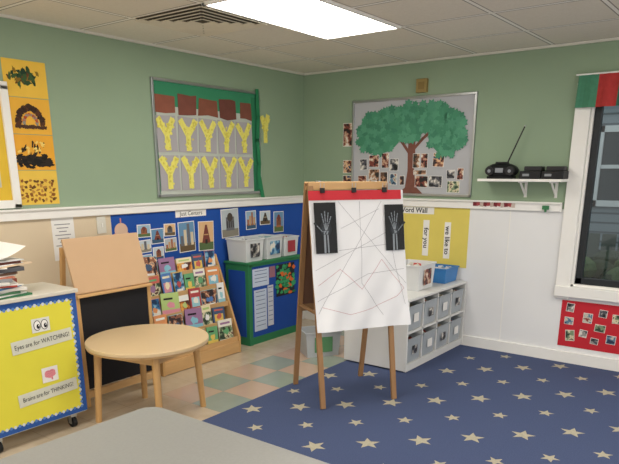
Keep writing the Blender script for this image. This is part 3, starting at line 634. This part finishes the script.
m.add(vs,[(j*(nx+1)+i,j*(nx+1)+i+1,(j+1)*(nx+1)+i+1,(j+1)*(nx+1)+i) for j in range(ny) for i in range(nx)],mat('#e8e8ea',.8,amt=.03))
m.obj('sheet',parent=e2,smooth=True)
def curve_on(m,P,w,mt,o=.0015):
    pts=[]
    for a,b2 in zip(P[:-1],P[1:]):
        for k in range(16): t_=k/16; pts.append((a[0]+(b2[0]-a[0])*t_,a[1]+(b2[1]-a[1])*t_))
    pts.append(P[-1])
    for a,b2 in zip(pts[:-1],pts[1:]):
        d=Vector(b2)-Vector(a); 
        if d.length<1e-6: continue
        d.normalize(); n=Vector((-d.y,d.x))*w/2
        q=[Vector(a)-n,Vector(b2)-n,Vector(b2)+n,Vector(a)+n]; m.add([(p.x,p.y,wrk(p.x,p.y)+o) for p in q],[(0,1,2,3)],mt)
GP=mat('#96959c'); m=MB()
for P in [[(-.09,.33),(.38,-.22)],[(-.27,-.1),(.37,.18)],[(.22,.33),(-.27,-.38)],[(-.1,.02),(.28,.05),(.36,-.36)],[(-.08,.16),(.2,.28)],[(-.27,-.3),(.1,-.14),(.37,-.12)],[(.06,.33),(.05,-.2),(.2,-.42)]]:
    curve_on(m,P,.0022,GP)
m.obj('pencil_scribble',parent=e2)
m=MB(); curve_on(m,[(-.26,-.2),(-.1,-.1),(.05,-.24),(.2,-.05),(.36,-.25),(.3,-.30),(.12,-.37),(-.05,-.40),(-.24,-.34)],.0022,mat('#b87880')); m.obj('crayon_scribble',parent=e2,label='thin reddish crayon line')
m=MB(); m.box((0,0,0),(.66,.06,.003),mat('#c4303a',.7)); ob=m.obj('red_paper_strip',label='red paper strip along the top of the easel',cat='paper strip'); place(ob,.035,.37,.0145,.0)
for x in (-.2,.02,.24):
    m=MB(); m.box((0,0,0),(.03,.03,.012),BLACK if x else mat('#b83030')); m.cyl((-.012,.012,.0),(-.012,.045,.008),.002,.002,STEEL,6); m.cyl((.012,.012,.0),(.012,.045,.008),.002,.002,STEEL,6)
    ob=m.obj('binder_clip',label='binder clip holding the paper on the easel',cat='clip',group='clips on the easel'); place(ob,x,.40,.022)
def xray(x,y,w,h,flip,lb):
    m=MB(); m.rect(0,0,w,h,mat('#0e1013',.25),0); B1=mat('#8d949b'); B2=mat('#3a4046'); B3=mat('#22262a')
    m.ell(0,-.005,.04,.055,B3,.0003); m.stroke([(0,-.04),(0,-h/2+.02)],.042,B3,.0003)
    m.ell(0,-.01,.026,.035,B2,.0004); m.stroke([(-.010,-.045),(-.011,-h/2+.005)],.013,B1,.0008); m.stroke([(.011,-.045),(.013,-h/2+.005)],.009,B1,.0008)
    for k,(a,L_) in enumerate([(.42,.07),(.2,.10),(.02,.112),(-.17,.105),(-.36,.085)]):
        a=a*flip if k else .75*flip
        d=Vector((-math.sin(a),math.cos(a))); o=Vector((0,-.03))
        p=.018
        if k==0: o=Vector((-.012*flip,-.035))
        segs=[.045,.024,.015,.01] if k else [.03,.02,.012]
        E=o+d*(p+L_*1.05); m.stroke([tuple(o+d*p),tuple(E)],.015,B3,.0005)
        for s_ in segs:
            A=o+d*p; Bq=o+d*(p+s_*L_/.1*.9); m.stroke([tuple(A),tuple(Bq)],.0052,B1,.0012); p+=s_*L_/.1+.004
    for q in range(7): m.ell(random.uniform(-.014,.014),random.uniform(-.038,-.02),.005,.005,B1,.0014,8)
    ob=m.obj('x_ray_film',label=lb,cat='x-ray',group='hand x-rays on the easel'); place(ob,x,y,.021)
xray(-.19,.165,.15,.32,1,'black x-ray film of a hand taped to the paper'); xray(.305,.155,.14,.30,-1,'black x-ray film of a hand taped to the paper')
# ------------------------------------------------------------ grey table
e=thing('activity_table',(-4.45,-2.64,CZ),label='grey laminate activity table with rounded corners',cat='table')
def rrect(w,h,r,n=8):
    P=[]
    for cx_,cy_,a0 in ((w/2-r,h/2-r,0),(-w/2+r,h/2-r,PI/2),(-w/2+r,-h/2+r,PI),(w/2-r,-h/2+r,1.5*PI)):
        for i in range(n+1): a=a0+PI/2*i/n; P.append((cx_+r*math.cos(a),cy_+r*math.sin(a)))
    return P
m=MB(); m.slab(rrect(1.55,1.22,.07),.565,.587,mat('#8f8f8c',.35,scale=90,amt=.08)); m.obj('table_top',parent=e,bevel=.003)
m=MB(); m.slab(rrect(1.556,1.226,.072),.559,.581,mat('#5a5a5c',.5)); m.obj('edge_band',parent=e)
for sx in (1,-1):
    for sy in (1,-1):
        m=MB(); m.cyl((sx*.66,sy*.5,0),(sx*.66,sy*.5,.56),.016,.02,STEEL,14); m.cyl((sx*.66,sy*.5,0),(sx*.66,sy*.5,.02),.022,.022,BLACK,12); m.obj('leg',parent=e)
# ------------------------------------------------------------ world
w=bpy.data.worlds.new('sky'); SC.world=w; w.use_nodes=True; bg=w.node_tree.nodes['Background']; bg.inputs[0].default_value=lin('#f4f1ec'); bg.inputs[1].default_value=1.5
# ------------------------------------------------------------ camera
f=622.;az=math.radians(37.1);p=math.atan(180/622.)
F=Vector((math.cos(az)*math.cos(p),math.sin(az)*math.cos(p),-math.sin(p))); R=Vector((math.sin(az),-math.cos(az),0)); U=R.cross(F)
c=bpy.data.cameras.new('camera'); co=bpy.data.objects.new('camera',c); COL.objects.link(co)
c.sensor_width=36; c.lens=f/619*36; c.shift_y=(351-232)/619; c.clip_start=.05
co.matrix_world=Matrix.Translation((-5.21,-4.01,1.53))@Matrix(((R.x,U.x,-F.x),(R.y,U.y,-F.y),(R.z,U.z,-F.z))).to_4x4()
SC.camera=co
